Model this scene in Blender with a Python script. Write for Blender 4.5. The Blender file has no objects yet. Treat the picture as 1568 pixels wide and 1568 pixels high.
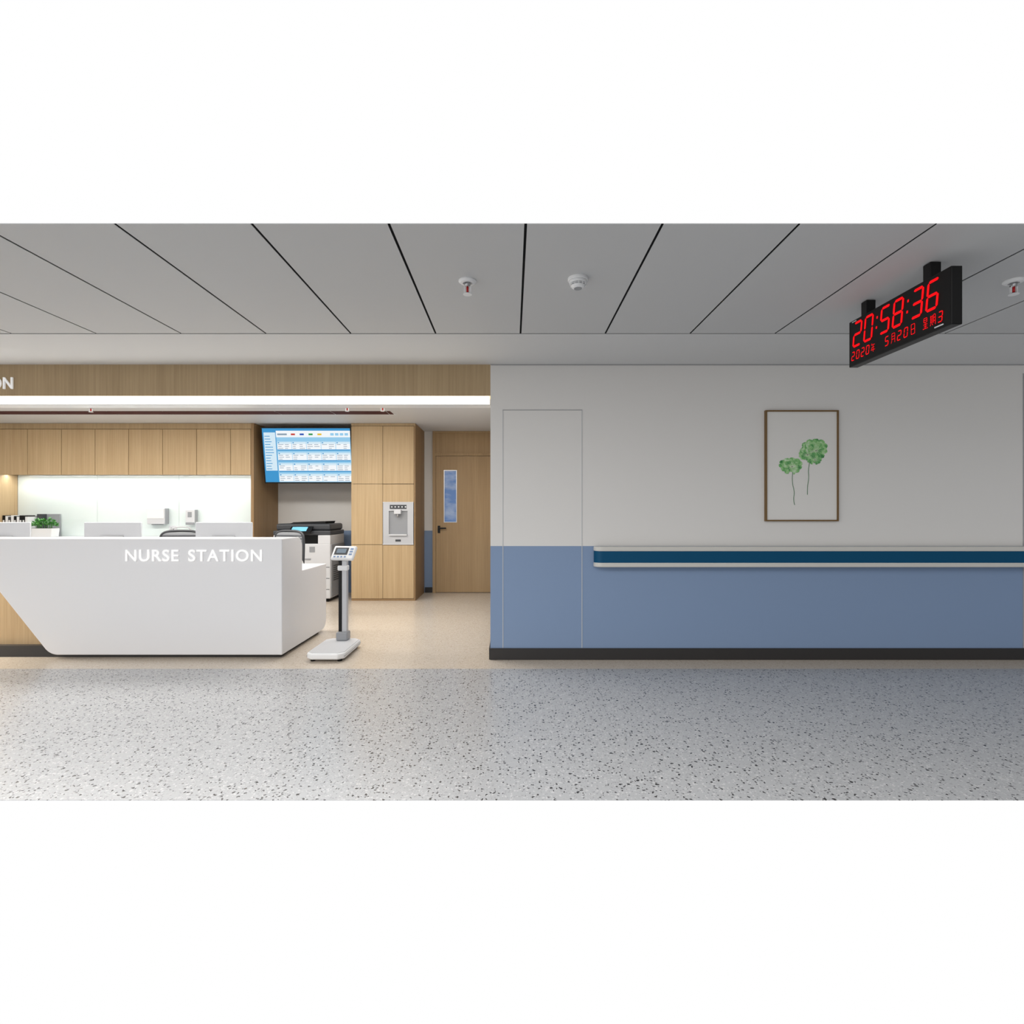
import bpy, bmesh, math, random
from mathutils import Vector, Matrix
random.seed(4)
S = bpy.context.scene
S.view_settings.view_transform = 'Standard'
S.view_settings.look = 'None'
COL = S.collection

# ------------------------------------------------------------------ materials
def lin(c):
    o = []
    for v in c:
        v /= 255.0
        o.append(v/12.92 if v <= 0.04045 else ((v+0.055)/1.055)**2.4)
    return (o[0], o[1], o[2], 1)

def mat(name, c, rough=0.5, metal=0.0, emit=0.0, ecol=None, spec=0.5, coat=0.0, var=0.0):
    m = bpy.data.materials.new(name); m.use_nodes = True
    nt = m.node_tree; b = nt.nodes['Principled BSDF']
    b.inputs['Base Color'].default_value = lin(c)
    b.inputs['Roughness'].default_value = rough
    b.inputs['Metallic'].default_value = metal
    b.inputs['Specular IOR Level'].default_value = spec
    b.inputs['Coat Weight'].default_value = coat
    if emit > 0:
        b.inputs['Emission Color'].default_value = lin(ecol or c)
        b.inputs['Emission Strength'].default_value = emit
    if var > 0:
        tc = nt.nodes.new('ShaderNodeTexCoord')
        n = nt.nodes.new('ShaderNodeTexNoise'); n.inputs['Scale'].default_value = 3
        n.inputs['Detail'].default_value = 6
        r = nt.nodes.new('ShaderNodeValToRGB')
        r.color_ramp.elements[0].position = 0.3; r.color_ramp.elements[1].position = 0.7
        r.color_ramp.elements[0].color = lin([max(0, v*(1-var)) for v in c])
        r.color_ramp.elements[1].color = lin([min(255, v*(1+var)) for v in c])
        nt.links.new(tc.outputs['Object'], n.inputs['Vector'])
        nt.links.new(n.outputs['Fac'], r.inputs['Fac'])
        nt.links.new(r.outputs['Color'], b.inputs['Base Color'])
    return m

def wood(name, c1, c2, sx=70, sz=1.2, rough=0.5):
    m = bpy.data.materials.new(name); m.use_nodes = True
    nt = m.node_tree; b = nt.nodes['Principled BSDF']
    b.inputs['Roughness'].default_value = rough
    b.inputs['Specular IOR Level'].default_value = 0.35
    tc = nt.nodes.new('ShaderNodeTexCoord')
    mp = nt.nodes.new('ShaderNodeMapping'); mp.inputs['Scale'].default_value = (sx, sx, sz)
    n = nt.nodes.new('ShaderNodeTexNoise'); n.inputs['Scale'].default_value = 1.0
    n.inputs['Detail'].default_value = 5; n.inputs['Roughness'].default_value = 0.65
    mp2 = nt.nodes.new('ShaderNodeMapping'); mp2.inputs['Scale'].default_value = (9, 9, 0.35)
    n2 = nt.nodes.new('ShaderNodeTexNoise'); n2.inputs['Scale'].default_value = 1.0
    n2.inputs['Detail'].default_value = 3
    mx = nt.nodes.new('ShaderNodeMath'); mx.operation = 'MULTIPLY_ADD'
    mx.inputs[1].default_value = 0.65
    m3 = nt.nodes.new('ShaderNodeMath'); m3.operation = 'MULTIPLY'; m3.inputs[1].default_value = 0.35
    r = nt.nodes.new('ShaderNodeValToRGB')
    r.color_ramp.elements[0].position = 0.33; r.color_ramp.elements[1].position = 0.66
    r.color_ramp.elements[0].color = lin(c1); r.color_ramp.elements[1].color = lin(c2)
    L = nt.links.new
    L(tc.outputs['Object'], mp.inputs['Vector']); L(mp.outputs[0], n.inputs['Vector'])
    L(tc.outputs['Object'], mp2.inputs['Vector']); L(mp2.outputs[0], n2.inputs['Vector'])
    L(n2.outputs['Fac'], m3.inputs[0]); L(n.outputs['Fac'], mx.inputs[0]); L(m3.outputs[0], mx.inputs[2])
    L(mx.outputs[0], r.inputs['Fac']); L(r.outputs['Color'], b.inputs['Base Color'])
    return m

def terrazzo(name, base, dark, light, scale, thr_dark, thr_light, size, rough):
    m = bpy.data.materials.new(name); m.use_nodes = True
    nt = m.node_tree; b = nt.nodes['Principled BSDF']; L = nt.links.new
    b.inputs['Roughness'].default_value = rough
    tc = nt.nodes.new('ShaderNodeTexCoord')
    def layer(sc, thr, sz, prev, col, off):
        mp = nt.nodes.new('ShaderNodeMapping'); mp.inputs['Location'].default_value = (off, off*0.7, 0)
        nz = nt.nodes.new('ShaderNodeTexNoise'); nz.inputs['Scale'].default_value = sc*0.9
        nz.inputs['Detail'].default_value = 2
        add = nt.nodes.new('ShaderNodeVectorMath'); add.operation = 'MULTIPLY_ADD'
        k = 1.7/sc; add.inputs[1].default_value = (k, k, 0)
        L(tc.outputs['Object'], mp.inputs['Vector'])
        L(mp.outputs[0], nz.inputs['Vector']); L(nz.outputs['Color'], add.inputs[0]); L(mp.outputs[0], add.inputs[2])
        v = nt.nodes.new('ShaderNodeTexVoronoi'); v.voronoi_dimensions = '2D'
        v.inputs['Scale'].default_value = sc; L(add.outputs[0], v.inputs['Vector'])
        sp = nt.nodes.new('ShaderNodeSeparateColor'); L(v.outputs['Color'], sp.inputs[0])
        a = nt.nodes.new('ShaderNodeMath'); a.operation = 'GREATER_THAN'; a.inputs[1].default_value = thr
        L(sp.outputs[0], a.inputs[0])
        sm = nt.nodes.new('ShaderNodeMath'); sm.operation = 'MULTIPLY'; sm.inputs[1].default_value = sz
        L(sp.outputs[1], sm.inputs[0])
        d = nt.nodes.new('ShaderNodeMath'); d.operation = 'LESS_THAN'
        L(v.outputs['Distance'], d.inputs[0]); L(sm.outputs[0], d.inputs[1])
        mu = nt.nodes.new('ShaderNodeMath'); mu.operation = 'MULTIPLY'
        L(a.outputs[0], mu.inputs[0]); L(d.outputs[0], mu.inputs[1])
        mi = nt.nodes.new('ShaderNodeMix'); mi.data_type = 'RGBA'
        L(mu.outputs[0], mi.inputs['Factor'])
        if prev is None: mi.inputs['A'].default_value = lin(base)
        else: L(prev, mi.inputs['A'])
        mi.inputs['B'].default_value = lin(col)
        return mi.outputs['Result']
    o = layer(scale*1.3, thr_light, size*1.3, None, light, 3.3)
    mid = [(base[i]*0.84+dark[i]*0.16) for i in range(3)]
    o = layer(scale*1.5, 0.5, size*1.1, o, mid, 7.9)
    o = layer(scale, thr_dark, size, o, dark, 0.0)
    L(o, b.inputs['Base Color'])
    return m

def twotone(name, up, low, zsplit, rough):
    m = bpy.data.materials.new(name); m.use_nodes = True
    nt = m.node_tree; b = nt.nodes['Principled BSDF']; L = nt.links.new
    b.inputs['Roughness'].default_value = rough
    tc = nt.nodes.new('ShaderNodeTexCoord'); sp = nt.nodes.new('ShaderNodeSeparateXYZ')
    g = nt.nodes.new('ShaderNodeMath'); g.operation = 'GREATER_THAN'; g.inputs[1].default_value = zsplit
    mi = nt.nodes.new('ShaderNodeMix'); mi.data_type = 'RGBA'
    mi.inputs['A'].default_value = lin(low); mi.inputs['B'].default_value = lin(up)
    L(tc.outputs['Object'], sp.inputs[0]); L(sp.outputs['Z'], g.inputs[0])
    L(g.outputs[0], mi.inputs['Factor']); L(mi.outputs['Result'], b.inputs['Base Color'])
    return m

WALLC = (224, 222, 219)
BLUE = (128, 150, 182)
m_wall = twotone('paint_white_blue', WALLC, BLUE, 1.0, 0.55)
m_white = mat('paint_white', WALLC, 0.6)
m_ceil = mat('ceiling_panel', (200, 201, 202), 0.6)
m_ceil2 = mat('ceiling_gypsum', (212, 213, 214), 0.6)
m_dark = mat('dark_void', (22, 22, 24), 0.9, spec=0.1)
m_base = mat('baseboard_black', (44, 42, 42), 0.45)
m_floor = terrazzo('vinyl_floor_grey', (178, 179, 181), (46, 45, 45), (202, 202, 203), 52, 0.56, 0.5, 0.34, 0.26)
m_floor2 = terrazzo('vinyl_floor_beige', (204, 192, 177), (176, 160, 142), (220, 210, 198), 70, 0.6, 0.5, 0.36, 0.26)
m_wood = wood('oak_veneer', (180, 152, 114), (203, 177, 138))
m_woodd = wood('oak_veneer_band', (166, 142, 108), (188, 164, 128))
m_wooddoor = wood('oak_door', (162, 134, 98), (182, 154, 116))
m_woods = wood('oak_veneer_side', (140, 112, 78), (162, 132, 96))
m_corian = mat('white_solid_surface', (230, 230, 232), 0.3)
m_letter = mat('letter_white', (250, 250, 250), 0.4, emit=0.25, ecol=(255, 255, 255))
m_led = mat('led_strip', (255, 250, 240), 0.5, emit=3.0, ecol=(255, 246, 228))
m_cream = mat('handrail_cream', (206, 204, 198), 0.4)
m_teal = mat('handrail_teal', (0, 74, 110), 0.5, spec=0.2)
m_black = mat('black_plastic', (12, 12, 13), 0.4, spec=0.3)
m_dgrey = mat('dark_grey_plastic', (62, 64, 68), 0.4)
m_grey = mat('grey_plastic', (150, 152, 156), 0.4)
m_lgrey = mat('light_grey_plastic', (212, 213, 216), 0.4)
m_wplas = mat('white_plastic', (236, 237, 238), 0.35)
m_steel = mat('brushed_steel', (190, 190, 192), 0.32, metal=0.85)
m_sil = mat('silver_plastic', (196, 197, 200), 0.35, metal=0.2)
m_mon = mat('monitor_back', (204, 206, 210), 0.35)
m_glass = mat('back_painted_glass', (222, 232, 230), 0.08, coat=0.5)
m_frame = mat('frame_bronze', (120, 92, 54), 0.4, metal=0.3)
m_paper = mat('art_paper', (226, 224, 220), 0.6)
m_red = mat('led_red', (60, 0, 2), 0.6, emit=1.1, ecol=(255, 14, 22), spec=0.1)
m_redb = mat('sprinkler_bulb_red', (190, 20, 20), 0.2)
m_trimline = mat('trim_line', (190, 192, 194), 0.5)
m_trimsh = mat('shadow_gap_line', (160, 160, 162), 0.6)

# ------------------------------------------------------------------ geometry helpers
def link(ob):
    COL.objects.link(ob); return ob

def mesh_obj(name, bm, mats, smooth=False):
    me = bpy.data.meshes.new(name)
    bmesh.ops.recalc_face_normals(bm, faces=bm.faces)
    bm.to_mesh(me); bm.free()
    for m in (mats if isinstance(mats, (list, tuple)) else [mats]): me.materials.append(m)
    if smooth:
        for p in me.polygons: p.use_smooth = True
    return link(bpy.data.objects.new(name, me))

def add_bevel(ob, w, seg=3):
    md = ob.modifiers.new('bevel', 'BEVEL'); md.width = w; md.segments = seg
    md.limit_method = 'ANGLE'; md.angle_limit = math.radians(30)
    return ob

def bm_box(bm, x0, x1, y0, y1, z0, z1, mi=0):
    v = [bm.verts.new(p) for p in ((x0,y0,z0),(x1,y0,z0),(x1,y1,z0),(x0,y1,z0),(x0,y0,z1),(x1,y0,z1),(x1,y1,z1),(x0,y1,z1))]
    for f in ((0,3,2,1),(4,5,6,7),(0,1,5,4),(1,2,6,5),(2,3,7,6),(3,0,4,7)):
        fc = bm.faces.new([v[i] for i in f]); fc.material_index = mi

def box(name, x0, x1, y0, y1, z0, z1, m, bev=0.0, seg=3):
    bm = bmesh.new(); bm_box(bm, x0, x1, y0, y1, z0, z1)
    ob = mesh_obj(name, bm, m)
    if bev: add_bevel(ob, bev, seg)
    return ob

def boxes(name, lst, m):
    bm = bmesh.new()
    for b in lst: bm_box(bm, *b)
    return mesh_obj(name, bm, m)

def prism(name, pts, axis, a0, a1, m, bev=0.0, seg=3):
    """pts 2D; axis 'y': pts=(x,z); axis 'x': pts=(y,z); axis 'z': pts=(x,y)"""
    bm = bmesh.new()
    def P(p, a):
        return {'y': (p[0], a, p[1]), 'x': (a, p[0], p[1]), 'z': (p[0], p[1], a)}[axis]
    A = [bm.verts.new(P(p, a0)) for p in pts]; B = [bm.verts.new(P(p, a1)) for p in pts]
    bm.faces.new(A); bm.faces.new(B[::-1])
    n = len(pts)
    for i in range(n): bm.faces.new((A[i], B[i], B[(i+1) % n], A[(i+1) % n]))
    ob = mesh_obj(name, bm, m)
    if bev: add_bevel(ob, bev, seg)
    return ob

def cyl(name, c, r, h, m, axis='z', r2=None, n=32, bev=0.0):
    bm = bmesh.new()
    bmesh.ops.create_cone(bm, cap_ends=True, segments=n, radius1=r, radius2=r if r2 is None else r2, depth=h)
    R = {'z': Matrix(), 'x': Matrix.Rotation(math.pi/2, 4, 'Y'), 'y': Matrix.Rotation(math.pi/2, 4, 'X')}[axis]
    bmesh.ops.transform(bm, matrix=Matrix.Translation(c) @ R, verts=bm.verts)
    ob = mesh_obj(name, bm, m)
    for p in ob.data.polygons:
        if len(p.vertices) == 4: p.use_smooth = True
    if bev: add_bevel(ob, bev, 2)
    return ob

def lathe(name, prof, c, m, n=40):
    bm = bmesh.new(); rings = []
    for r, z in prof:
        rings.append([bm.verts.new((c[0]+r*math.cos(2*math.pi*i/n), c[1]+r*math.sin(2*math.pi*i/n), c[2]+z)) for i in range(n)])
    for a, b in zip(rings, rings[1:]):
        for i in range(n): bm.faces.new((a[i], a[(i+1) % n], b[(i+1) % n], b[i]))
    bm.faces.new(rings[0]); bm.faces.new(rings[-1][::-1])
    return mesh_obj(name, bm, m, smooth=False)

def tube(name, pts, r, m, cyc=False):
    cu = bpy.data.curves.new(name, 'CURVE'); cu.dimensions = '3D'; cu.bevel_depth = r; cu.bevel_resolution = 4
    sp = cu.splines.new('NURBS'); sp.points.add(len(pts)-1)
    for i, p in enumerate(pts): sp.points[i].co = (*p, 1)
    sp.use_endpoint_u = True; sp.order_u = 3; sp.use_cyclic_u = cyc
    cu.use_fill_caps = True
    cu.materials.append(m)
    return link(bpy.data.objects.new(name, cu))

def group(name, loc, parts, rotz=0.0):
    e = bpy.data.objects.new(name, None); e.empty_display_size = 0.1
    e.location = loc; link(e)
    for p in parts:
        p.parent = e; p.matrix_parent_inverse = Matrix.Translation(loc).inverted()
    e.rotation_euler = (0, 0, rotz)
    return e

def text(name, body, size, m, ext=0.012, off=0.0, align='LEFT', loc=(0,0,0), rot=(math.pi/2,0,0), sx=1.0, word=1.0):
    cu = bpy.data.curves.new(name, 'FONT'); cu.body = body; cu.size = size; cu.extrude = ext
    cu.offset = off; cu.align_x = align; cu.space_character = 1.12; cu.space_word = word
    cu.materials.append(m)
    o = bpy.data.objects.new(name, cu); o.location = loc; o.rotation_euler = rot; o.scale = (sx, 1, 1)
    return link(o)

def arc(cx, cz, r, a0, a1, n=8):
    return [(cx+r*math.cos(math.radians(a0+(a1-a0)*i/n)), cz+r*math.sin(math.radians(a0+(a1-a0)*i/n))) for i in range(n+1)]

# ------------------------------------------------------------------ dimensions
H = 2.6; YF = 2.417; YW = 4.718; YB = 8.65; XL = -8.2; XR = 6.6; XO = -0.19; YC = 7.84

# ------------------------------------------------------------------ shell
box('floor', XL, XR, YF, 4.44, -0.002, 0, m_floor)
box('floor_station', XL, XR, 4.44, YB+0.15, -0.002, 0, m_floor2)

bl = []
x = 0.062 - 0.618*14
while x < XR:
    a, b = max(x+0.0065, XL), min(x+0.6115, XR)
    if b > a: bl.append((a, b, YF, 3.897, H, H+0.003))
    x += 0.618
panels = boxes('ceiling_panels', bl, m_ceil)
back = box('plenum', XL, XR, YF+0.006, 3.93, H+0.0035, H+0.0055, m_dark)
gyp = box('gypsum_border', XL, XR, 3.913, YB+0.15, H, H+0.0033, m_ceil2)
group('ceiling', (0, 3.2, H), [panels, back, gyp])

box('wall_back', XO, XR, YW, YW+0.16, 0, H, m_wall)
box('wall_return', XO, XO+0.16, YW+0.16, YB, 0, H, m_wall)
box('wall_rear', XL, XO+0.16, YB, YB+0.15, 0, H, m_wall)
box('wall_left', XL-0.15, XL, YF, YB+0.15, 0, H, m_wall)
box('wall_right', XR, XR+0.15, YF, YW+0.16, 0, H, m_wall)
box('baseboard_back', XO-0.004, XR, YW-0.014, YW, 0, 0.102, m_base, 0.003)
box('baseboard_return', XO-0.012, XO, YW, YB, 0, 0.10, m_base)
box('baseboard_rear', -1.405, -1.285, YB-0.012, YB, 0, 0.085, m_base)
box('trim_1', XO+0.002, XR, YW-0.006, YW, 2.592, H, m_trimsh)
t = 0.003
group('concealed_door', (0.27, YW, 0), [
    box('jamb_left', -0.08-t, -0.08+t, YW-0.003, YW, 0.103, 2.198, m_trimline),
    box('jamb_right', 0.616-t, 0.616+t, YW-0.003, YW, 0.103, 2.198, m_trimline),
    box('head', -0.08-t, 0.616+t, YW-0.003, YW, 2.198-t, 2.198+t, m_trimsh)])
box('trim_2', 4.500, 4.512, YW-0.006, YW, 0.103, 2.52, m_trimsh)

# ------------------------------------------------------------------ handrail
parts = []
x0, x1 = 0.713, XR-0.02
def rail_plan(xa, yo, r=0.07):
    yb = YW-0.02
    pts = [(x1, yb), (x1, yo)]
    pts += [(xa+r+r*math.cos(math.radians(a)), yo+r+r*math.sin(math.radians(a))) for a in range(270, 179, -10)]
    pts += [(xa, yb)]
    return pts
parts.append(prism('bumper_band', rail_plan(x0+0.004, YW-0.094, 0.066), 'z', 0.858, 0.964, m_teal))
parts.append(prism('upper_grip', rail_plan(x0, YW-0.10), 'z', 0.960, 1.000, m_cream, 0.012, 4))
parts.append(prism('lower_lip', rail_plan(x0, YW-0.10), 'z', 0.822, 0.862, m_cream, 0.012, 4))
for i, bx in enumerate((1.0, 2.0, 3.0, 4.0, 5.0, 6.0)):
    parts.append(box('bracket_%d' % i, bx-0.03, bx+0.03, YW-0.03, YW, 0.87, 0.95, m_dgrey))
group('wall_handrail', (3.2, YW-0.05, 0.9), parts)

# ------------------------------------------------------------------ picture
def picture():
    X0, X1, Z0, Z1 = 2.222, 2.862, 1.219, 2.192
    yf = YW-0.03; w = 0.012; P = []
    P.append(boxes('frame', [(X0, X0+w, yf, YW, Z0, Z1), (X1-w, X1, yf, YW, Z0, Z1),
                             (X0+w, X1-w, yf, YW, Z0, Z0+w), (X0+w, X1-w, yf, YW, Z1-w, Z1)], m_frame))
    P.append(box('paper', X0+w, X1-w, YW-0.018, YW-0.002, Z0+w, Z1-w, m_paper))
    gm = bpy.data.materials.new('watercolour_green'); gm.use_nodes = True
    nt = gm.node_tree; b = nt.nodes['Principled BSDF']; b.inputs['Roughness'].default_value = 0.7
    tc = nt.nodes.new('ShaderNodeTexCoord'); n = nt.nodes.new('ShaderNodeTexNoise')
    n.inputs['Scale'].default_value = 24; n.inputs['Detail'].default_value = 5; n.inputs['Distortion'].default_value = 0.6
    r = nt.nodes.new('ShaderNodeValToRGB'); cr = r.color_ramp
    cr.elements[0].position = 0.30; cr.elements[0].color = lin((58, 128, 72))
    cr.elements[1].position = 0.68; cr.elements[1].color = lin((200, 222, 190))
    e = cr.elements.new(0.43); e.color = lin((104, 172, 100))
    e = cr.elements.new(0.54); e.color = lin((150, 200, 134))
    nt.links.new(tc.outputs['Object'], n.inputs['Vector']); nt.links.new(n.outputs['Fac'], r.inputs['Fac'])
    nt.links.new(r.outputs['Color'], b.inputs['Base Color'])
    vein = mat('watercolour_vein', (206, 222, 190), 0.7)
    dk = mat('watercolour_dark', (60, 112, 70), 0.7)
    def leaf(nm, cx, cz, rx, rz, seed, y):
        rnd = random.Random(seed); bm = bmesh.new(); N = 120
        vs = []
        for i in range(N):
            a = 2*math.pi*i/N
            rr = 0.86+0.14*abs(math.sin(a*5.5+seed))**0.6+0.05*math.sin(a*3+seed*2)+rnd.uniform(-0.03, 0.03)
            if abs(a-1.5*math.pi) < 0.16: rr *= 0.72
            vs.append(bm.verts.new((cx+rx*rr*math.cos(a), y, cz+rz*rr*math.sin(a))))
        c = bm.verts.new((cx+0.1*rx, y, cz-0.12*rz))
        for i in range(N): bm.faces.new((c, vs[i], vs[(i+1) % N]))
        P.append(mesh_obj(nm, bm, gm))
        bm = bmesh.new()
        for k in range(13):
            a = 2*math.pi*k/13+rnd.uniform(-0.12, 0.12)
            d = Vector((math.cos(a)*rx*0.8, 0, math.sin(a)*rz*0.8)); s = Vector((-math.sin(a), 0, math.cos(a)))*0.0016
            o = Vector((cx+0.1*rx, y-0.0008, cz-0.12*rz))
            bm.faces.new([bm.verts.new(p) for p in (o-s, o+s, o+d)])
        P.append(mesh_obj(nm+'_veins', bm, vein))
    yy = YW-0.0195
    leaf('lotus_leaf_a', 2.447, 1.706, 0.105, 0.075, 3, yy)
    leaf('lotus_leaf_b', 2.655, 1.850, 0.118, 0.098, 6, yy)
    leaf('lotus_leaf_c', 2.585, 1.808, 0.075, 0.055, 4, yy-0.0008)
    leaf('lotus_leaf_d', 2.650, 1.765, 0.072, 0.050, 9, yy-0.0015)
    P.append(tube('stem_a', [(2.462, yy, 1.65), (2.455, yy, 1.56), (2.48, yy, 1.48), (2.468, yy, 1.40), (2.48, yy, 1.362)], 0.0022, dk))
    P.append(tube('stem_b', [(2.612, yy, 1.74), (2.598, yy, 1.67), (2.606, yy, 1.60), (2.59, yy, 1.52), (2.592, yy, 1.452)], 0.0022, dk))
    group('framed_botanical_print', ((X0+X1)/2, YW-0.015, Z0), P)
picture()

# ------------------------------------------------------------------ ceiling clock
SEG = {'0': 'abcdef', '1': 'bc', '2': 'abged', '3': 'abgcd', '5': 'afgcd', '6': 'afgedc', '8': 'abcdefg'}
def clock():
    XFc = 2.17; TH = 0.056; Y0, Y1 = 2.645, 3.448; Z0, Z1 = 2.228, 2.518
    P = [box('housing', XFc, XFc+TH, Y0, Y1, Z0, Z1, m_black, 0.004, 2)]
    bm = bmesh.new(); xf = XFc-0.0025
    def poly(pts, slant=0.0):
        bm.faces.new([bm.verts.new((xf, Y1-(u+slant*v), Z0+v)) for u, v in pts])
    def bar(u0, v0, u1, v1, t, sl, ub, vb):
        d = Vector((u1-u0, v1-v0)); l = d.length
        if l < 1e-6: return
        d /= l; n = Vector((-d.y, d.x))*t/2; a = Vector((u0, v0)); b_ = Vector((u1, v1)); g = t*0.5
        if l < 2*g: g = 0
        pts = [a, a+d*g+n, b_-d*g+n, b_, b_-d*g-n, a+d*g-n] if g else [a+n, b_+n, b_-n, a-n]
        bm.faces.new([bm.verts.new((xf, Y1-(p.x+sl*(p.y-vb)), Z0+p.y)) for p in pts])
    def digit(ch, u, v, w, h, t, sl=0.12):
        g = t*0.12
        pos = {'a': (0, h, w, h), 'b': (w, h, w, h/2), 'c': (w, h/2, w, 0), 'd': (0, 0, w, 0), 'e': (0, h/2, 0, 0), 'f': (0, h, 0, h/2), 'g': (0, h/2, w, h/2)}
        for s in SEG[ch]:
            a, b_, c, d = pos[s]
            dx, dy = c-a, d-b_; l = math.hypot(dx, dy); dx /= l; dy /= l
            bar(u+a+dx*g, v+b_+dy*g, u+c-dx*g, v+d-dy*g, t, sl, u, v)
    u = 0.045; v = 0.120
    for ch in '20:58:36':
        if ch == ':':
            for vv in (0.042, 0.100):
                poly([(u-0.002+0.12*vv, v+vv), (u+0.010+0.12*vv, v+vv), (u+0.011+0.12*vv, v+vv+0.014), (u-0.001+0.12*vv, v+vv+0.014)])
            u += 0.040
        else:
            digit(ch, u, v, 0.068, 0.142, 0.0145); u += 0.104
    G = {
     '年': [(0.25,1,0.1,0.75),(0.2,0.8,0.95,0.8),(0.2,0.52,0.85,0.52),(0.2,0.52,0.2,0.25),(0,0.25,1,0.25),(0.55,0.8,0.55,0)],
     '月': [(0.2,1,0.2,0.3),(0.2,0.3,0.05,0),(0.2,1,0.85,1),(0.85,1,0.85,0),(0.2,0.7,0.85,0.7),(0.2,0.4,0.85,0.4)],
     '日': [(0.15,1,0.15,0),(0.15,1,0.85,1),(0.85,1,0.85,0),(0.15,0.5,0.85,0.5),(0.15,0.02,0.85,0.02)],
     '星': [(0.2,1,0.8,1),(0.2,1,0.2,0.6),(0.8,1,0.8,0.6),(0.2,0.8,0.8,0.8),(0.2,0.6,0.8,0.6),(0.1,0.4,0.9,0.4),(0.2,0.2,0.8,0.2),(0,0,1,0),(0.5,0.55,0.5,0)],
     '期': [(0,0.85,0.5,0.85),(0.1,1,0.1,0.3),(0.4,1,0.4,0.3),(0.1,0.65,0.4,0.65),(0.1,0.47,0.4,0.47),(0,0.3,0.5,0.3),(0.15,0.2,0,0),(0.35,0.2,0.5,0),(0.62,1,0.62,0.2),(0.62,1,0.95,1),(0.95,1,0.95,0),(0.62,0.7,0.95,0.7),(0.62,0.4,0.95,0.4)]}
    for s, u0, adv in (('2020年', 0.030, 0.046), ('5月20日', 0.335, 0.050), ('星期3', 0.622, 0.050)):
        u = u0
        for ch in s:
            if ch in SEG: digit(ch, u, 0.036, 0.025, 0.050, 0.0055)
            else:
                for a, b_, c, d in G[ch]:
                    bar(u+a*0.036, 0.034+b_*0.054, u+c*0.036, 0.034+d*0.054, 0.0032, 0, u, 0.03)
            u += adv
    P.append(mesh_obj('led_digits', bm, m_red))
    P.append(box('label', XFc-0.003, XFc, Y1-0.755, Y1-0.700, Z0+0.014, Z0+0.020, m_lgrey))
    P.append(box('label_b', XFc-0.003, XFc, Y1-0.075, Y1-0.035, Z1-0.014, Z1-0.009, m_lgrey))
    for i, y in enumerate((3.30, 2.80)):
        P.append(box('hanger_%d' % i, XFc-0.002, XFc+0.054, y-0.026, y+0.026, Z1-0.005, H-0.003, m_black, 0.003))
    group('led_calendar_clock', (XFc+TH/2, (Y0+Y1)/2, Z0), P)
clock()

# ------------------------------------------------------------------ ceiling devices
def sprinkler(x, y, k=1.0):
    P = [lathe('escutcheon', [(0.050*k, 0), (0.050*k, -0.006), (0.040*k, -0.014), (0.026*k, -0.016), (0.024*k, -0.004)], (x, y, H), m_wplas)]
    P.append(cyl('body', (x, y, H-0.020*k), 0.016*k, 0.03*k, m_steel))
    P.append(box('arm_a', x-0.020*k, x-0.014*k, y-0.004, y+0.004, H-0.070*k, H-0.030*k, m_wplas))
    P.append(box('arm_b', x+0.014*k, x+0.020*k, y-0.004, y+0.004, H-0.070*k, H-0.030*k, m_wplas))
    P.append(box('arm_top', x-0.020*k, x+0.020*k, y-0.005, y+0.005, H-0.036*k, H-0.030*k, m_wplas))
    P.append(cyl('glass_bulb', (x, y, H-0.051*k), 0.0065*k, 0.036*k, m_redb))
    P.append(cyl('boss', (x, y, H-0.071*k), 0.012*k, 0.008*k, m_steel, r2=0.008*k))
    P.append(cyl('deflector', (x, y, H-0.077*k), 0.025*k, 0.003*k, m_wplas, n=24))
    group('fire_sprinkler', (x, y, H), P)
sprinkler(-0.25, 3.01); sprinkler(2.82, 3.01)
for sx, sy in ((-5.15, 6.55), (-2.0, 6.50), (-1.57, 6.50)): sprinkler(sx, sy)
def smoke(x, y):
    P = [lathe('base', [(0.056, 0), (0.056, -0.012), (0.053, -0.016), (0.02, -0.016)], (x, y, H), m_wplas)]
    P.append(lathe('vent_core', [(0.040, -0.012), (0.040, -0.040)], (x, y, H), m_dgrey))
    P.append(lathe('head', [(0.048, -0.017), (0.048, -0.028), (0.046, -0.031), (0.03, -0.031)], (x, y, H), m_wplas))
    P.append(lathe('ring', [(0.043, -0.034), (0.043, -0.038), (0.03, -0.038)], (x, y, H), m_wplas))
    P.append(lathe('cap', [(0.040, -0.041), (0.036, -0.050), (0.026, -0.056), (0.010, -0.058)], (x, y, H), m_wplas))
    P.append(lathe('dimple', [(0.022, -0.0555), (0.022, -0.0585), (0.01, -0.0585)], (x, y, H), m_grey))
    P.append(boxes('ribs', [(x+0.043*math.cos(a)-0.002, x+0.043*math.cos(a)+0.002, y+0.043*math.sin(a)-0.002, y+0.043*math.sin(a)+0.002, H-0.042, H-0.03) for a in [i*math.pi/6 for i in range(12)]], m_wplas))
    group('smoke_detector', (x, y, H), P)
smoke(0.367, 2.98)

m_slot = mat('slot_dark', (84, 52, 52), 0.7, spec=0.1)
sl = []
xx = -8.1
while xx < -1.6:
    e = min(xx+0.72, -1.56); sl.append((xx, e-0.012, 6.90, 7.12, H-0.004, H)); xx += 0.72
P = [boxes('blades', sl, m_slot), boxes('rim', [(-8.12, -1.54, 7.12, 7.14, H-0.005, H)], m_wplas)]
group('slot_air_diffuser', (-4.8, 7.0, H), P)

# ------------------------------------------------------------------ bulkhead and LED
box('trim_3_bulkhead', XL, XO, YW+0.002, YW+0.14, 2.324, H, m_woodd)
P = [box('diffuser', XL, XO-0.012, YW+0.012, YW+0.128, 2.250, 2.324, m_led),
     box('channel', XL, XO-0.006, YW+0.006, YW+0.134, 2.243, 2.250, m_wplas)]
group('led_light_strip', (-4, YW+0.07, 2.25), P)

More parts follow.
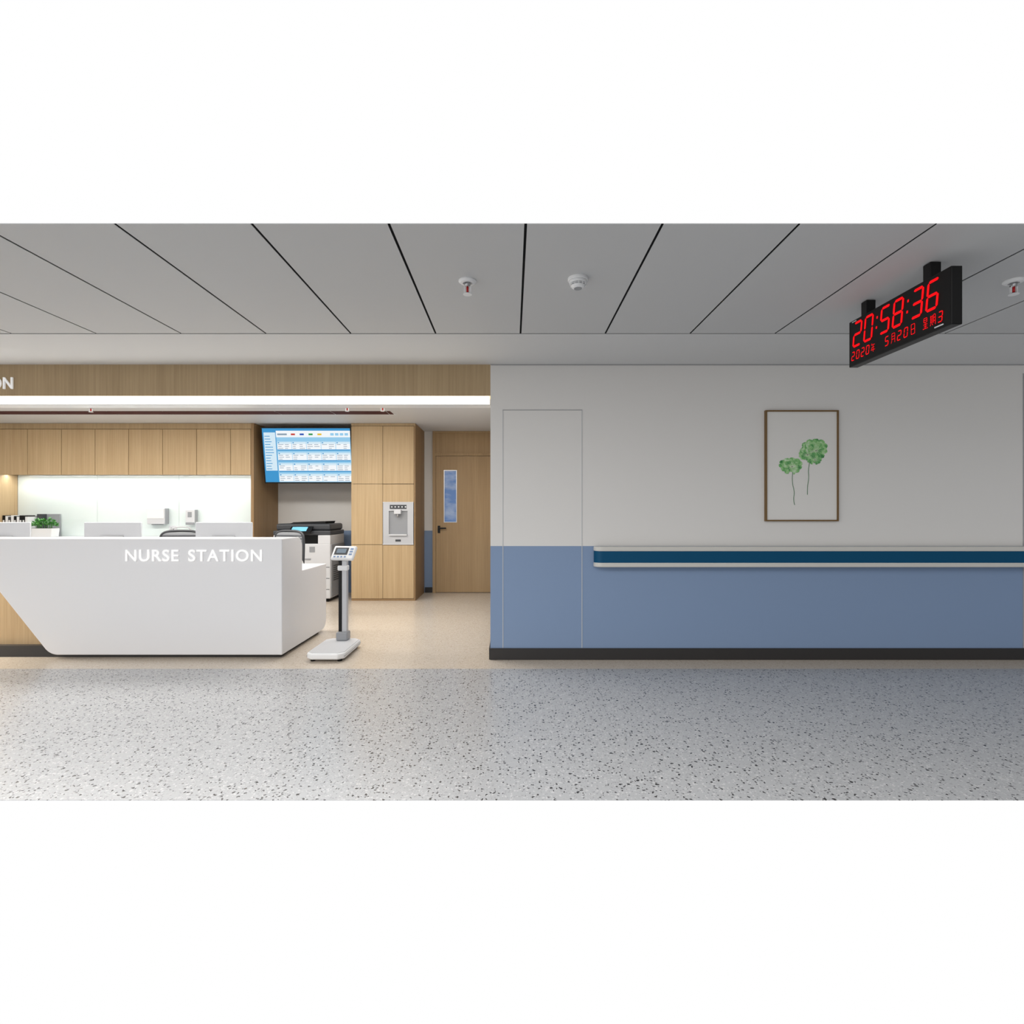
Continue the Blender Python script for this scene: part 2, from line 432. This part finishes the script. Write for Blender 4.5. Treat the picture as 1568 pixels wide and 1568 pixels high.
group('nurse_station_sign', (-5, YW, 2.38), [text('letters', 'NURSE STATION', 0.143, m_letter, 0.006, 0.0022, 'RIGHT', (-4.385, YW-0.006, 2.385), sx=0.88, word=1.3)])

# ------------------------------------------------------------------ desk
def desk():
    P = []
    pts = [(-7.4, 1.063), (-2.035, 1.063), (-2.035, 0.034), (-4.02, 0.034)]
    pts += arc(-4.02, 0.184, 0.15, 270, 217, 7)[1:]
    pts += [(-4.53, 0.583), (-4.80, 0.94), (-4.84, 0.975), (-4.88, 0.985), (-7.4, 0.985)]
    P.append(prism('front_shell', pts, 'y', 4.740, 4.93, m_corian, 0.008, 3))
    side = [(4.76, 0.034), (4.76, 1.062), (5.08, 1.062)] + arc(5.09, 0.952, 0.11, 90, 0, 8)[1:] + \
           [(5.20, 0.735), (5.87, 0.735), (5.87, 0.16)] + arc(5.75, 0.154, 0.12, 0, -90, 6)[1:]
    P.append(prism('end_panel', side, 'x', -2.30, -2.036, m_corian, 0.006, 3))
    side2 = [(4.93, 0.985), (4.93, 1.062), (5.08, 1.062)] + arc(5.09, 0.952, 0.11, 90, 0, 8)[1:] + [(5.20, 0.90), (5.15, 0.90), (5.15, 0.985)]
    P.append(prism('transaction_top', side2, 'x', -7.4, -2.30, m_corian))
    P.append(box('work_surface', -7.4, -2.30, 4.93, 5.87, 0.700, 0.735, m_corian, 0.004))
    P.append(box('wood_front', -7.4, -3.9, 4.86, 4.89, 0.10, 0.985, m_wood))
    P.append(box('rear_panel', -7.4, -2.30, 5.15, 5.18, 0.0, 0.70, m_wood))
    P.append(box('drawer_unit', -2.9, -2.32, 5.30, 5.80, 0.04, 0.70, m_corian))
    P.append(box('kick_plinth', -7.4, -2.075, 4.80, 5.15, 0, 0.100, m_base))
    P.append(box('kick_side', -2.4, -2.075, 5.15, 5.74, 0, 0.05, m_base))
    P.append(text('lettering', 'NURSE STATION', 0.1445, m_letter, 0.005, 0.0022, 'LEFT', (-3.425, 4.735, 0.866), sx=1.01, word=1.55))
    group('reception_desk', (-4.5, 5.2, 0), P)
desk()

def monitor(x0, x1, y=5.45):
    c = (x0+x1)/2
    P = [box('rear_shell', x0, x1, y, y+0.022, 0.860, 1.196, m_mon, 0.0105, 5),
         box('screen', x0+0.008, x1-0.008, y+0.021, y+0.026, 0.868, 1.188, m_black),
         box('hump', c-0.12, c+0.12, y-0.018, y+0.004, 0.92, 1.06, m_mon, 0.010, 4),
         box('neck', c-0.025, c+0.025, y-0.036, y-0.014, 0.74, 1.02, m_sil, 0.005),
         box('foot', c-0.11, c+0.11, y-0.08, y+0.09, 0.735, 0.748, m_sil, 0.004)]
    group('computer_monitor', (c, y, 0.735), P)
monitor(-4.36, -3.775); monitor(-3.225, -2.645); monitor(-5.49, -4.905)

def chair(cx, cy, rot, top=1.05):
    P = [prism('seat', [(cx-0.24, cy-0.24), (cx+0.24, cy-0.24), (cx+0.25, cy+0.2), (cx+0.2, cy+0.25), (cx-0.2, cy+0.25), (cx-0.25, cy+0.2)], 'z', 0.44, 0.52, m_grey, 0.025, 4)]
    P.append(box('backrest', cx-0.21, cx+0.21, cy+0.26, cy+0.28, 0.58, top, m_grey, 0.009, 4))
    P.append(boxes('back_mesh_lines', [(cx-0.205, cx+0.205, cy+0.256, cy+0.262, 0.62+k*0.035, 0.628+k*0.035) for k in range(12)], m_dgrey))
    P.append(tube('back_frame', [(cx-0.21, cy+0.27, 0.58), (cx-0.235, cy+0.27, top-0.1), (cx-0.2, cy+0.27, top+0.01), (cx, cy+0.28, top+0.02), (cx+0.2, cy+0.27, top+0.01), (cx+0.235, cy+0.27, top-0.1), (cx+0.21, cy+0.27, 0.58)], 0.016, m_dgrey))
    for s, n in ((-1, 'l'), (1, 'r')):
        P.append(tube('armrest_'+n, [(cx+s*0.24, cy+0.18, 0.47), (cx+s*0.29, cy+0.18, 0.50), (cx+s*0.30, cy+0.17, 0.72), (cx+s*0.30, cy+0.05, 0.74), (cx+s*0.30, cy-0.18, 0.74)], 0.02, m_wplas))
    P.append(box('spine', cx-0.035, cx+0.035, cy+0.12, cy+0.31, 0.42, 0.445, m_dgrey))
    P.append(box('spine_up', cx-0.035, cx+0.035, cy+0.285, cy+0.31, 0.42, 0.75, m_dgrey))
    P.append(cyl('gas_lift', (cx, cy, 0.26), 0.025, 0.37, m_steel))
    for i in range(5):
        a = i*2*math.pi/5+0.3; dx, dy = math.cos(a), math.sin(a)
        P.append(tube('leg_%d' % i, [(cx, cy, 0.11), (cx+dx*0.15, cy+dy*0.15, 0.10), (cx+dx*0.28, cy+dy*0.28, 0.075)], 0.018, m_dgrey))
        P.append(cyl('caster_%d' % i, (cx+dx*0.28, cy+dy*0.28, 0.03), 0.03, 0.04, m_black, axis='x'))
    group('office_chair', (cx, cy, 0), P, rot)
chair(-2.84, 6.34, math.radians(-22), 1.05); chair(-4.02, 6.32, 0.2, 1.05)

# ------------------------------------------------------------------ weighing scale
def scale():
    P = []
    X0, X1, Y0, Y1 = -1.79, -1.455, 4.62, 5.20
    c = 0.05
    plan = [(X0+c, Y0), (X1-c, Y0), (X1, Y0+c), (X1, Y1-c), (X1-c, Y1), (X0+c, Y1), (X0, Y1-c), (X0, Y0+c)]
    P.append(prism('platform', plan, 'z', 0.022, 0.075, m_wplas, 0.014, 4))
    P.append(prism('platform_mat', [(x*0.93+(X0+X1)/2*0.07, y*0.93+(Y0+Y1)/2*0.07) for x, y in plan], 'z', 0.0745, 0.079, m_lgrey))
    P.append(boxes('seam', [(X0-0.001, X1+0.001, Y0+0.04, Y1-0.04, 0.045, 0.048)], m_grey))
    for i, (fx, fy) in enumerate(((X0+.05, Y0+.06), (X1-.05, Y0+.06), (X0+.05, Y1-.06), (X1-.05, Y1-.06))):
        P.append(cyl('foot_%d' % i, (fx, fy, 0.011), 0.02, 0.022, m_black))
    cx, cy = -1.615, 5.13
    P.append(box('column_base', cx-0.055, cx+0.055, cy-0.06, cy+0.05, 0.078, 0.16, m_grey, 0.015, 4))
    P.append(box('column_silver', cx-0.008, cx+0.040, cy-0.025, cy+0.03, 0.15, 0.87, m_sil, 0.006))
    P.append(box('column_black', cx-0.042, cx-0.008, cy-0.020, cy+0.03, 0.15, 0.87, m_black, 0.006))
    P.append(box('collar', cx-0.048, cx+0.048, cy-0.035, cy+0.035, 0.74, 0.79, m_wplas, 0.012, 4))
    con = []
    con.append(box('console', -0.115, 0.115, -0.078, 0.078, -0.018, 0.018, m_wplas, 0.016, 5))
    con.append(box('console_screen', -0.090, 0.045, -0.028, 0.052, 0.017, 0.0195, m_dgrey))
    con.append(box('console_lcd', -0.070, 0.025, -0.010, 0.038, 0.0185, 0.0205, mat('lcd', (120, 136, 150), 0.2)))
    con.append(boxes('console_keys', [(0.062, 0.092, -0.03+k*0.03, -0.014+k*0.03, 0.017, 0.0205) for k in range(3)] + [(-0.085+k*0.035, -0.065+k*0.035, -0.058, -0.044, 0.017, 0.0205) for k in range(4)], mat('keys_blue', (120, 146, 184), 0.4)))
    M = Matrix.Translation((cx+0.01, cy-0.01, 0.905)) @ Matrix.Rotation(math.radians(-10), 4, 'Z') @ Matrix.Rotation(math.radians(52), 4, 'X')
    for o in con: o.data.transform(M)
    P += con
    P.append(box('neck', cx-0.02, cx+0.02, cy-0.005, cy+0.03, 0.86, 0.91, m_black))
    group('weighing_scale', ((X0+X1)/2, (Y0+Y1)/2, 0), P)
scale()

# ------------------------------------------------------------------ joinery
def cabinetry():
    d0 = YC; dt = 0.02
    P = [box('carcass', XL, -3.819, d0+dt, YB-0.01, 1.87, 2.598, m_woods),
         box('top_rail', XL, -3.819, d0-0.004, d0+dt, 2.517, 2.597, m_woodd)]
    s = [(q-784)/104.6 for q in (-9.8, 42, 94, 145.5, 197, 249, 301, 353, 384)]
    P.append(boxes('doors', [(a+0.004, b-0.004, d0, d0+dt, 1.845, 2.510) for a, b in zip(s, s[1:])], m_wood))
    group('wall_cabinet', (-6, 8.2, 1.86), P)
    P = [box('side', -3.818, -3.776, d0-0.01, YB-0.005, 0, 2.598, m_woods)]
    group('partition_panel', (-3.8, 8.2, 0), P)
    P = [box('backing', XL, -3.82, 8.21, 8.25, 0.931, 1.868, m_white),
         boxes('glass', [(-7.565, -6.35, 8.20, 8.21, 0.931, 1.868), (-6.346, -5.10, 8.20, 8.21, 0.931, 1.868), (-5.096, -3.82, 8.20, 8.21, 0.931, 1.868)], m_glass)]
    group('glass_splashback', (-6, 8.22, 0.93), P)
    P = [box('worktop', XL, -3.82, d0-0.04, 8.21, 0.89, 0.93, m_corian), box('base_units', XL, -3.82, d0, 8.20, 0.0, 0.89, m_wood)]
    group('wash_counter', (-6, 8.0, 0), P)
    box('trim_4_niche_side', -7.60, -7.57, d0+0.02, 8.20, 0.931, 1.868, m_wood)
    X0, XM, X1 = -2.352, -1.893, -1.415
    P = []
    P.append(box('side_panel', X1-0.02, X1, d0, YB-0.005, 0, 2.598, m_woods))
    P.append(box('side_panel_l', X0, X0+0.02, d0+0.02, YB-0.005, 0, 2.598, m_wood))
    P.append(box('carcass', X0+0.02, X1-0.02, d0+0.022, YB-0.01, 0.0, 2.598, m_dark))
    g = 0.003
    ld = [(X0, XM-g, d0, d0+dt, z0+g, z1-g) for z0, z1 in ((0.03, 0.822), (0.822, 1.711), (1.711, 2.560))]
    ld.append((XM+g, X1-0.024, d0, d0+dt, 0.034, 0.818))
    ld.append((XM+g, X1-0.024, d0, d0+dt, 1.715, 2.556))
    ld.append((XM+g, X1-0.024, d0, d0+dt, 1.447, 1.707))
    P.append(boxes('doors', ld, m_wood))
    P.append(box('cornice', X0, X1, d0-0.006, d0+dt, 2.562, 2.598, m_woodd))
    P.append(box('plinth', X0, X1-0.02, d0+0.006, d0+dt, 0, 0.03, m_woods))
    group('tall_cabinet', (-1.88, 8.2, 0), P)
    A, B = XM+0.006, X1-0.028; W = []
    y = d0-0.008
    W.append(boxes('face', [(A, A+0.085, y, d0+0.02, 0.826, 1.443), (B-0.085, B, y, d0+0.02, 0.826, 1.443),
                            (A+0.085, B-0.085, y, d0+0.02, 1.315, 1.443), (A+0.085, B-0.085, y, d0+0.02, 0.826, 0.960)], m_sil))
    W.append(box('recess', A+0.085, B-0.085, d0+0.014, d0+0.021, 0.96, 1.315, m_grey))
    W.append(box('display', A+0.10, B-0.10, y-0.004, y, 1.345, 1.405, m_dgrey))
    W.append(boxes('buttons', [(A+0.12+k*0.05, A+0.14+k*0.05, y-0.006, y-0.003, 1.365, 1.385) for k in range(5)], m_lgrey))
    W.append(box('spout_block', (A+B)/2-0.05, (A+B)/2+0.05, y-0.06, d0+0.016, 1.27, 1.335, m_lgrey, 0.006))
    W.append(cyl('spout', ((A+B)/2, y-0.03, 1.25), 0.012, 0.05, m_steel))
    W.append(box('drip_tray', A+0.09, B-0.09, y-0.03, d0+0.016, 0.955, 0.975, m_lgrey, 0.003))
    W.append(box('badge', (A+B)/2-0.04, (A+B)/2+0.04, y-0.003, y, 0.868, 0.898, m_dgrey))
    W.append(boxes('rim', [(A-0.004, B+0.004, y-0.006, y+0.004, 1.437, 1.447), (A-0.004, B+0.004, y-0.006, y+0.004, 0.822, 0.832)], m_lgrey))
    group('water_dispenser', ((A+B)/2, y, 0.826), W)
cabinetry()

# ------------------------------------------------------------------ TV with ward board
def tv():
    W, Hh = 1.325, 0.83
    P = []
    def b(n, *a, **k):
        o = box(n, *a, **k); P.append(o); return o
    def sm(n, c, e=0.95): return mat(n, [v*0.15 for v in c], 0.35, emit=e, ecol=c, spec=0.2)
    b('housing', 0, W, 0.0, 0.05, 0, Hh, m_black, 0.004, 2)
    scr = sm('screen_blue', (150, 205, 238)); wht = sm('screen_white', (246, 250, 253)); blu = sm('screen_mid_blue', (58, 150, 208))
    txt = sm('screen_text', (140, 160, 178)); pale = sm('screen_pale', (214, 236, 248))
    b('screen', 0.018, W-0.018, -0.001, 0.001, 0.02, Hh-0.018, scr)
    z1 = Hh-0.018; x0 = 0.018; x1 = W-0.018
    ft = -0.0025
    b('header', x0, x1, ft, 0, z1-0.035, z1, blu)
    b('legend_bar', x0+0.20, x1, ft, 0, z1-0.13, z1-0.035, wht)
    b('sidebar', x0, x0+0.20, ft-0.001, 0, 0.02, z1-0.035, blu)
    b('sidebar_pale', x0+0.02, x0+0.19, ft-0.0015, 0, z1-0.62, z1-0.06, pale)
    P.append(boxes('sidebar_text', [(x0+0.03, x0+0.03+0.13*random.uniform(.5, 1), ft-0.002, 0, z1-0.6+k*0.04, z1-0.59+k*0.04) for k in range(13)], blu))
    chips = [(200, 60, 50), (30, 80, 180), (40, 150, 80), (230, 190, 40)]
    for i, c in enumerate(chips):
        b('chip_%d' % i, x0+0.42+i*0.13, x0+0.48+i*0.13, ft-0.002, 0, z1-0.10, z1-0.075, sm('chip%d' % i, c))
    b('title', x0+0.22, x0+0.36, ft-0.002, 0, z1-0.10, z1-0.075, txt)
    P.append(boxes('clock_text', [(x1-0.29+k*0.07, x1-0.24+k*0.07, ft-0.002, 0, z1-0.105, z1-0.07) for k in range(4)], scr))
    wl, bl_, tl, rd = [], [], [], []
    nx, nz = 5, 4
    cw = (x1-x0-0.21)/nx; ch = (z1-0.15-0.03)/nz
    for i in range(nx):
        for j in range(nz):
            a = x0+0.21+i*cw; c = 0.03+j*ch
            wl.append((a, a+cw-0.008, ft-0.001, 0, c, c+ch-0.045))
            bl_.append((a, a+cw-0.008, ft-0.0015, 0, c+ch-0.075, c+ch-0.045))
            rd.append((a+0.01, a+0.03, ft-0.002, 0, c+ch-0.068, c+ch-0.052))
            for k in range(3):
                for q in range(2):
                    if random.random() < 0.85:
                        aa = a+0.012+q*0.10; tl.append((aa, aa+0.08*random.uniform(.5, 1), ft-0.002, 0, c+0.012+k*0.028, c+0.020+k*0.028))
    P.append(boxes('cards', wl, wht)); P.append(boxes('card_headers', bl_, pale)); P.append(boxes('card_text', tl, txt))
    P.append(boxes('card_tags', rd, blu))
    P.append(boxes('row_bands', [(x0+0.21, x1-0.01, ft-0.0012, 0, 0.03+j*ch-0.018, 0.03+j*ch) for j in range(1, nz)], blu))
    b('mount_arm', W/2-0.15, W/2+0.15, 0.05, 0.42, 0.40, 0.48, m_dgrey)
    M = Matrix.Translation((-3.685, 7.985, 1.726)) @ Matrix.Rotation(math.radians(9.5), 4, 'X')
    for o in P: o.data.transform(M)
    P.append(box('wall_plate', -3.3, -2.8, YB-0.33, YB, 1.95, 2.3, m_dgrey))
    group('wall_mounted_television', (-3.02, 7.9, 1.72), P)
tv()

# ------------------------------------------------------------------ printer
def printer():
    P = []
    X0, X1, Y0, Y1 = -3.45, -2.62, 7.72, 8.36
    P.append(box('drawer_body', X0, X1, Y0, Y1, 0.05, 0.84, m_lgrey, 0.012, 3))
    P.append(boxes('drawer_lines', [(X0+0.01, X1-0.01, Y0-0.002, Y0+0.01, z, z+0.008) for z in (0.18, 0.34, 0.50)], m_dgrey))
    P.append(boxes('drawer_pulls', [(X0+0.28, X1-0.28, Y0-0.006, Y0+0.01, z, z+0.02) for z in (0.29, 0.45, 0.61)], m_grey))
    P.append(box('side_panel', X1-0.004, X1+0.012, Y0+0.03, Y1-0.02, 0.07, 0.83, m_grey, 0.004))
    P.append(boxes('side_vents', [(X1+0.008, X1+0.015, Y0+0.1, Y1-0.12, 0.30+k*0.03, 0.312+k*0.03) for k in range(8)], m_dgrey))
    P.append(box('output_cavity', X0+0.03, X1-0.18, Y0+0.06, Y1-0.02, 0.84, 0.96, m_black))
    P.append(box('right_tower', X1-0.18, X1, Y0+0.0, Y1, 0.835, 0.965, m_lgrey, 0.01))
    P.append(box('left_tower', X0, X0+0.06, Y0+0.02, Y1, 0.835, 0.965, m_lgrey, 0.01))
    P.append(box('scanner_bed', X0, X1, Y0+0.01, Y1, 0.965, 1.03, m_dgrey, 0.012))
    P.append(box('document_feeder', X0+0.02, X1-0.02, Y0+0.06, Y1, 1.03, 1.13, m_dgrey, 0.03, 4))
    P.append(prism('feeder_tray', [(X0+0.2, 1.13), (X1-0.12, 1.13), (X1-0.10, 1.165), (X0+0.25, 1.15)], 'y', Y0+0.12, Y1-0.1, m_black, 0.004))
    P.append(box('badge', X1-0.30, X1-0.22, Y0-0.004, Y0+0.002, 0.72, 0.80, m_grey))
    sc = [box('control_panel', -0.16, 0.16, -0.07, 0.07, -0.012, 0.012, m_black, 0.006),
          box('control_screen', -0.13, 0.09, -0.05, 0.05, 0.011, 0.014, mat('printer_screen', (120, 190, 220), 0.2, emit=0.35))]
    M = Matrix.Translation((X0+0.42, Y0-0.03, 1.045)) @ Matrix.Rotation(math.radians(35), 4, 'X')
    for o in sc: o.data.transform(M)
    P += sc
    for i, (a, b) in enumerate(((X0+.06, Y0+.06), (X1-.06, Y0+.06), (X0+.06, Y1-.06), (X1-.06, Y1-.06))):
        P.append(cyl('caster_%d' % i, (a, b, 0.028), 0.028, 0.03, m_black, axis='x'))
    P.append(box('base_skirt', X0+0.02, X1-0.02, Y0+0.02, Y1-0.02, 0.03, 0.055, m_black))
    group('office_photocopier', ((X0+X1)/2, (Y0+Y1)/2, 0), P)
printer()

# ------------------------------------------------------------------ door
def door():
    P = []
    y = YB
    X0, X1 = -1.276, -0.330
    F = 0.05
    P.append(boxes('frame', [(X0, X0+F, y-0.05, y, 0, 2.598), (X1-0.0, X1+F, y-0.05, y, 0, 2.598), (X0+F, X1, y-0.05, y, 2.205, 2.245), (X0+F, X1, y-0.05, y, 2.57, 2.598)], m_wooddoor))
    P.append(box('transom_panel', X0+F, X1, y-0.03, y, 2.245, 2.57, m_wooddoor))
    wx0, wx1, wz0, wz1 = -1.097, -0.886, 1.131, 1.975
    a, b = X0+F+0.003, X1-0.003
    P.append(boxes('leaf', [(a, wx0, y-0.035, y-0.002, 0.008, 2.2), (wx1, b, y-0.035, y-0.002, 0.008, 2.2), (wx0, wx1, y-0.035, y-0.002, 0.008, wz0), (wx0, wx1, y-0.035, y-0.002, wz1, 2.2)], m_wooddoor))
    fr = 0.012
    P.append(boxes('vision_frame', [(wx0, wx0+fr, y-0.04, y-0.003, wz0, wz1), (wx1-fr, wx1, y-0.04, y-0.003, wz0, wz1), (wx0+fr, wx1-fr, y-0.04, y-0.003, wz0, wz0+fr), (wx0+fr, wx1-fr, y-0.04, y-0.003, wz1-fr, wz1)], m_steel))
    gl = bpy.data.materials.new('vision_glass_sky'); gl.use_nodes = True
    nt = gl.node_tree; bb = nt.nodes['Principled BSDF']; bb.inputs['Roughness'].default_value = 0.1
    tc = nt.nodes.new('ShaderNodeTexCoord'); mp = nt.nodes.new('ShaderNodeMapping'); mp.inputs['Scale'].default_value = (4, 4, 9)
    n = nt.nodes.new('ShaderNodeTexNoise'); n.inputs['Scale'].default_value = 1; n.inputs['Detail'].default_value = 6
    r = nt.nodes.new('ShaderNodeValToRGB'); r.color_ramp.elements[0].position = 0.42; r.color_ramp.elements[1].position = 0.78
    r.color_ramp.elements[0].color = lin((86, 116, 164)); r.color_ramp.elements[1].color = lin((150, 162, 182))
    nt.links.new(tc.outputs['Object'], mp.inputs[0]); nt.links.new(mp.outputs[0], n.inputs['Vector']); nt.links.new(n.outputs['Fac'], r.inputs['Fac'])
    nt.links.new(r.outputs['Color'], bb.inputs['Base Color'])
    nt.links.new(r.outputs['Color'], bb.inputs['Emission Color']); bb.inputs['Emission Strength'].default_value = 0.4
    P.append(box('vision_glass', wx0+fr, wx1-fr, y-0.02, y-0.012, wz0+fr, wz1-fr, gl))
    P.append(box('handle_plate', -1.195, -1.155, y-0.043, y-0.035, 0.96, 1.08, m_black, 0.004))
    P.append(cyl('handle_spindle', (-1.175, y-0.06, 1.04), 0.012, 0.05, m_black, axis='y'))
    P.append(box('handle_lever', -1.185, -1.055, y-0.088, y-0.070, 1.03, 1.052, m_black, 0.005))
    group('door_1', ((X0+X1)/2, y-0.02, 0), P)
door()

# ------------------------------------------------------------------ counter items
def towel():
    x0, x1, y = -5.52, -5.25, 8.20
    group('paper_towel_dispenser', ((x0+x1)/2, y, 1.1), [
        box('body', x0, x1, y-0.11, y, 1.115, 1.36, m_lgrey, 0.015, 4),
        box('cover_lip', x0+0.01, x1-0.01, y-0.118, y-0.108, 1.20, 1.35, m_wplas, 0.004),
        box('edge', x1-0.001, x1+0.004, y-0.10, y-0.01, 1.12, 1.355, m_grey),
        box('paper_slot', x0+0.06, x1-0.06, y-0.09, y-0.04, 1.106, 1.117, m_dgrey)])
    a, b = -4.95, -4.81
    group('soap_dispenser', ((a+b)/2, y, 1.1), [
        box('body', a, b, y-0.09, y, 1.13, 1.34, m_lgrey, 0.015, 4),
        box('window', a+0.04, b-0.04, y-0.093, y-0.088, 1.22, 1.30, m_grey),
        box('edge', b-0.001, b+0.004, y-0.08, y-0.01, 1.14, 1.335, m_grey),
        box('push_lever', a+0.01, b-0.01, y-0.10, y-0.06, 1.105, 1.145, m_grey, 0.006)])
    group('wall_socket', (-5.2, y, 1.0), [box('plate', -5.25, -5.13, y-0.012, y, 1.00, 1.09, m_lgrey, 0.004),
          boxes('holes', [(-5.215, -5.205, y-0.014, y-0.01, 1.03, 1.06), (-5.18, -5.17, y-0.014, y-0.01, 1.03, 1.06)], m_dgrey)])
    group('faucet', (-5.0, 8.1, 0.93), [cyl('base', (-4.85, 8.1, 0.945), 0.022, 0.03, m_steel),
          tube('spout', [(-4.85, 8.1, 0.95), (-4.85, 8.1, 1.06), (-4.95, 8.08, 1.08), (-5.12, 8.03, 1.06), (-5.14, 8.02, 0.99)], 0.011, m_steel),
          box('lever', -4.86, -4.84, 8.05, 8.1, 0.965, 0.975, m_steel)])
towel()

def plant():
    cx, cy, z = -6.90, 7.91, 0.93
    gm = mat('leaf_green', (84, 152, 72), 0.5, var=0.3)
    P = [prism('pot', [(cx-0.15, z), (cx+0.15, z), (cx+0.165, z+0.13), (cx-0.165, z+0.13)], 'y', cy-0.07, cy+0.07, m_wplas, 0.01),
         box('soil', cx-0.15, cx+0.15, cy-0.06, cy+0.06, z+0.125, z+0.133, m_dark)]
    bm = bmesh.new()
    for i in range(330):
        a = random.uniform(0, 2*math.pi)
        rr = math.sqrt(random.random())
        p = Vector((cx+rr*0.17*math.cos(a), cy+rr*0.08*math.sin(a), z+0.14+(1-rr*rr*0.6)*0.14*random.uniform(0.3, 1.0)))
        d = Vector((math.cos(a)+random.uniform(-.6, .6), math.sin(a)+random.uniform(-.6, .6), random.uniform(-0.3, 0.9))).normalized()
        s = d.cross(Vector((random.uniform(-1, 1), random.uniform(-1, 1), 1))).normalized()
        l = random.uniform(0.03, 0.05); w = l*0.3
        q = [p, p+d*l*0.5+s*w, p+d*l, p+d*l*0.5-s*w]
        bm.faces.new([bm.verts.new(v) for v in q])
    P.append(mesh_obj('foliage', bm, gm))
    st = bmesh.new()
    for i in range(16):
        a = i*0.39; bm_box(st, cx+0.1*math.cos(a)-0.002, cx+0.1*math.cos(a)+0.002, cy+0.04*math.sin(a)-0.002, cy+0.04*math.sin(a)+0.002, z+0.13, z+0.2)
    P.append(mesh_obj('stems', st, gm))
    group('potted_plant', (cx, cy, z), P)
plant()
cols = [m_black, m_wplas, m_dgrey, m_wplas, m_black, m_wplas, m_black]
P = []
for i in range(9):
    x = -7.565+i*0.042
    P.append(box('binder_%d' % i, x, x+0.038, 7.95, 8.17, 0.93, 1.25-0.01*(i % 3), cols[i % 7], 0.003))
    P.append(box('binder_label_%d' % i, x+0.008, x+0.030, 7.947, 7.951, 1.10, 1.18, m_wplas))
group('row_of_binders', (-7.38, 8.06, 0.93), P)
group('magazine_file', (-7.12, 8.15, 0.93), [box('box', -7.17, -7.10, 8.08, 8.19, 0.93, 1.27, m_dgrey, 0.004),
      box('back', -7.10, -6.90, 8.17, 8.19, 0.93, 1.27, m_grey, 0.004)])

# ------------------------------------------------------------------ lights
def area(name, loc, sx, sy, e, col, rot=(0, 0, 0)):
    l = bpy.data.lights.new(name, 'AREA'); l.shape = 'RECTANGLE'; l.size = sx; l.size_y = sy
    l.energy = e; l.color = col
    o = bpy.data.objects.new(name, l); o.location = loc; o.rotation_euler = rot; link(o); return o
area('station_ceiling_light', (-5.6, 5.9, 2.59), 3.5, 0.6, 82, (1, 0.97, 0.92))
area('station_ceiling_light.001', (-2.2, 5.9, 2.59), 3.0, 0.6, 74, (1, 0.97, 0.92))
area('cabinet_led', (-5.7, 8.02, 1.862), 3.7, 0.05, 14, (0.97, 1, 0.995))
# LED profile tucked under the transaction top, washing the recessed oak front
area('desk_led', (-5.85, 4.81, 0.975), 2.0, 0.03, 45, (1, 0.93, 0.80))
area('added_corridor_light', (-2.2, 0.8, 2.58), 5.0, 0.3, 125, (1, 0.99, 0.975))  # unseen lamp added for the handrail shadow and a dimmer right side

# environment: plain white ahead; behind the viewer an added gradient, brighter left, dimmer right
w = bpy.data.worlds.new('world'); S.world = w; w.use_nodes = True
nt = w.node_tree; bg = nt.nodes['Background']; L = nt.links.new
tc = nt.nodes.new('ShaderNodeTexCoord'); sp = nt.nodes.new('ShaderNodeSeparateXYZ'); L(tc.outputs['Generated'], sp.inputs[0])
def mrange(src, a, b, c, d):
    m = nt.nodes.new('ShaderNodeMapRange'); m.interpolation_type = 'SMOOTHSTEP'
    m.inputs[1].default_value = a; m.inputs[2].default_value = b; m.inputs[3].default_value = c; m.inputs[4].default_value = d
    L(src, m.inputs[0]); return m.outputs[0]
def math2(op, a, b):
    m = nt.nodes.new('ShaderNodeMath'); m.operation = op
    for i, v in enumerate((a, b)):
        if isinstance(v, float): m.inputs[i].default_value = v
        else: L(v, m.inputs[i])
    return m.outputs[0]
side = mrange(sp.outputs['X'], -0.9, 0.8, 1.50, 0.22)
vert = mrange(sp.outputs['Z'], -0.5, 0.5, 0.58, 1.15)
backv = math2('MULTIPLY', side, vert)
front = mrange(sp.outputs['Y'], -0.05, 0.05, 0.0, 1.0)
mi = nt.nodes.new('ShaderNodeMix'); mi.data_type = 'FLOAT'
L(front, mi.inputs[0]); L(backv, mi.inputs[2]); mi.inputs[3].default_value = 1.0
bg.inputs[0].default_value = (1, 1, 1, 1); L(mi.outputs[0], bg.inputs[1])

cam = bpy.data.cameras.new('camera'); cam.sensor_width = 36; cam.sensor_fit = 'HORIZONTAL'
cam.lens = 36*820/1568; cam.clip_start = 0.05
co = bpy.data.objects.new('camera', cam); co.location = (0, 0, 1.3); co.rotation_euler = (math.pi/2, 0, 0)
link(co); S.camera = co
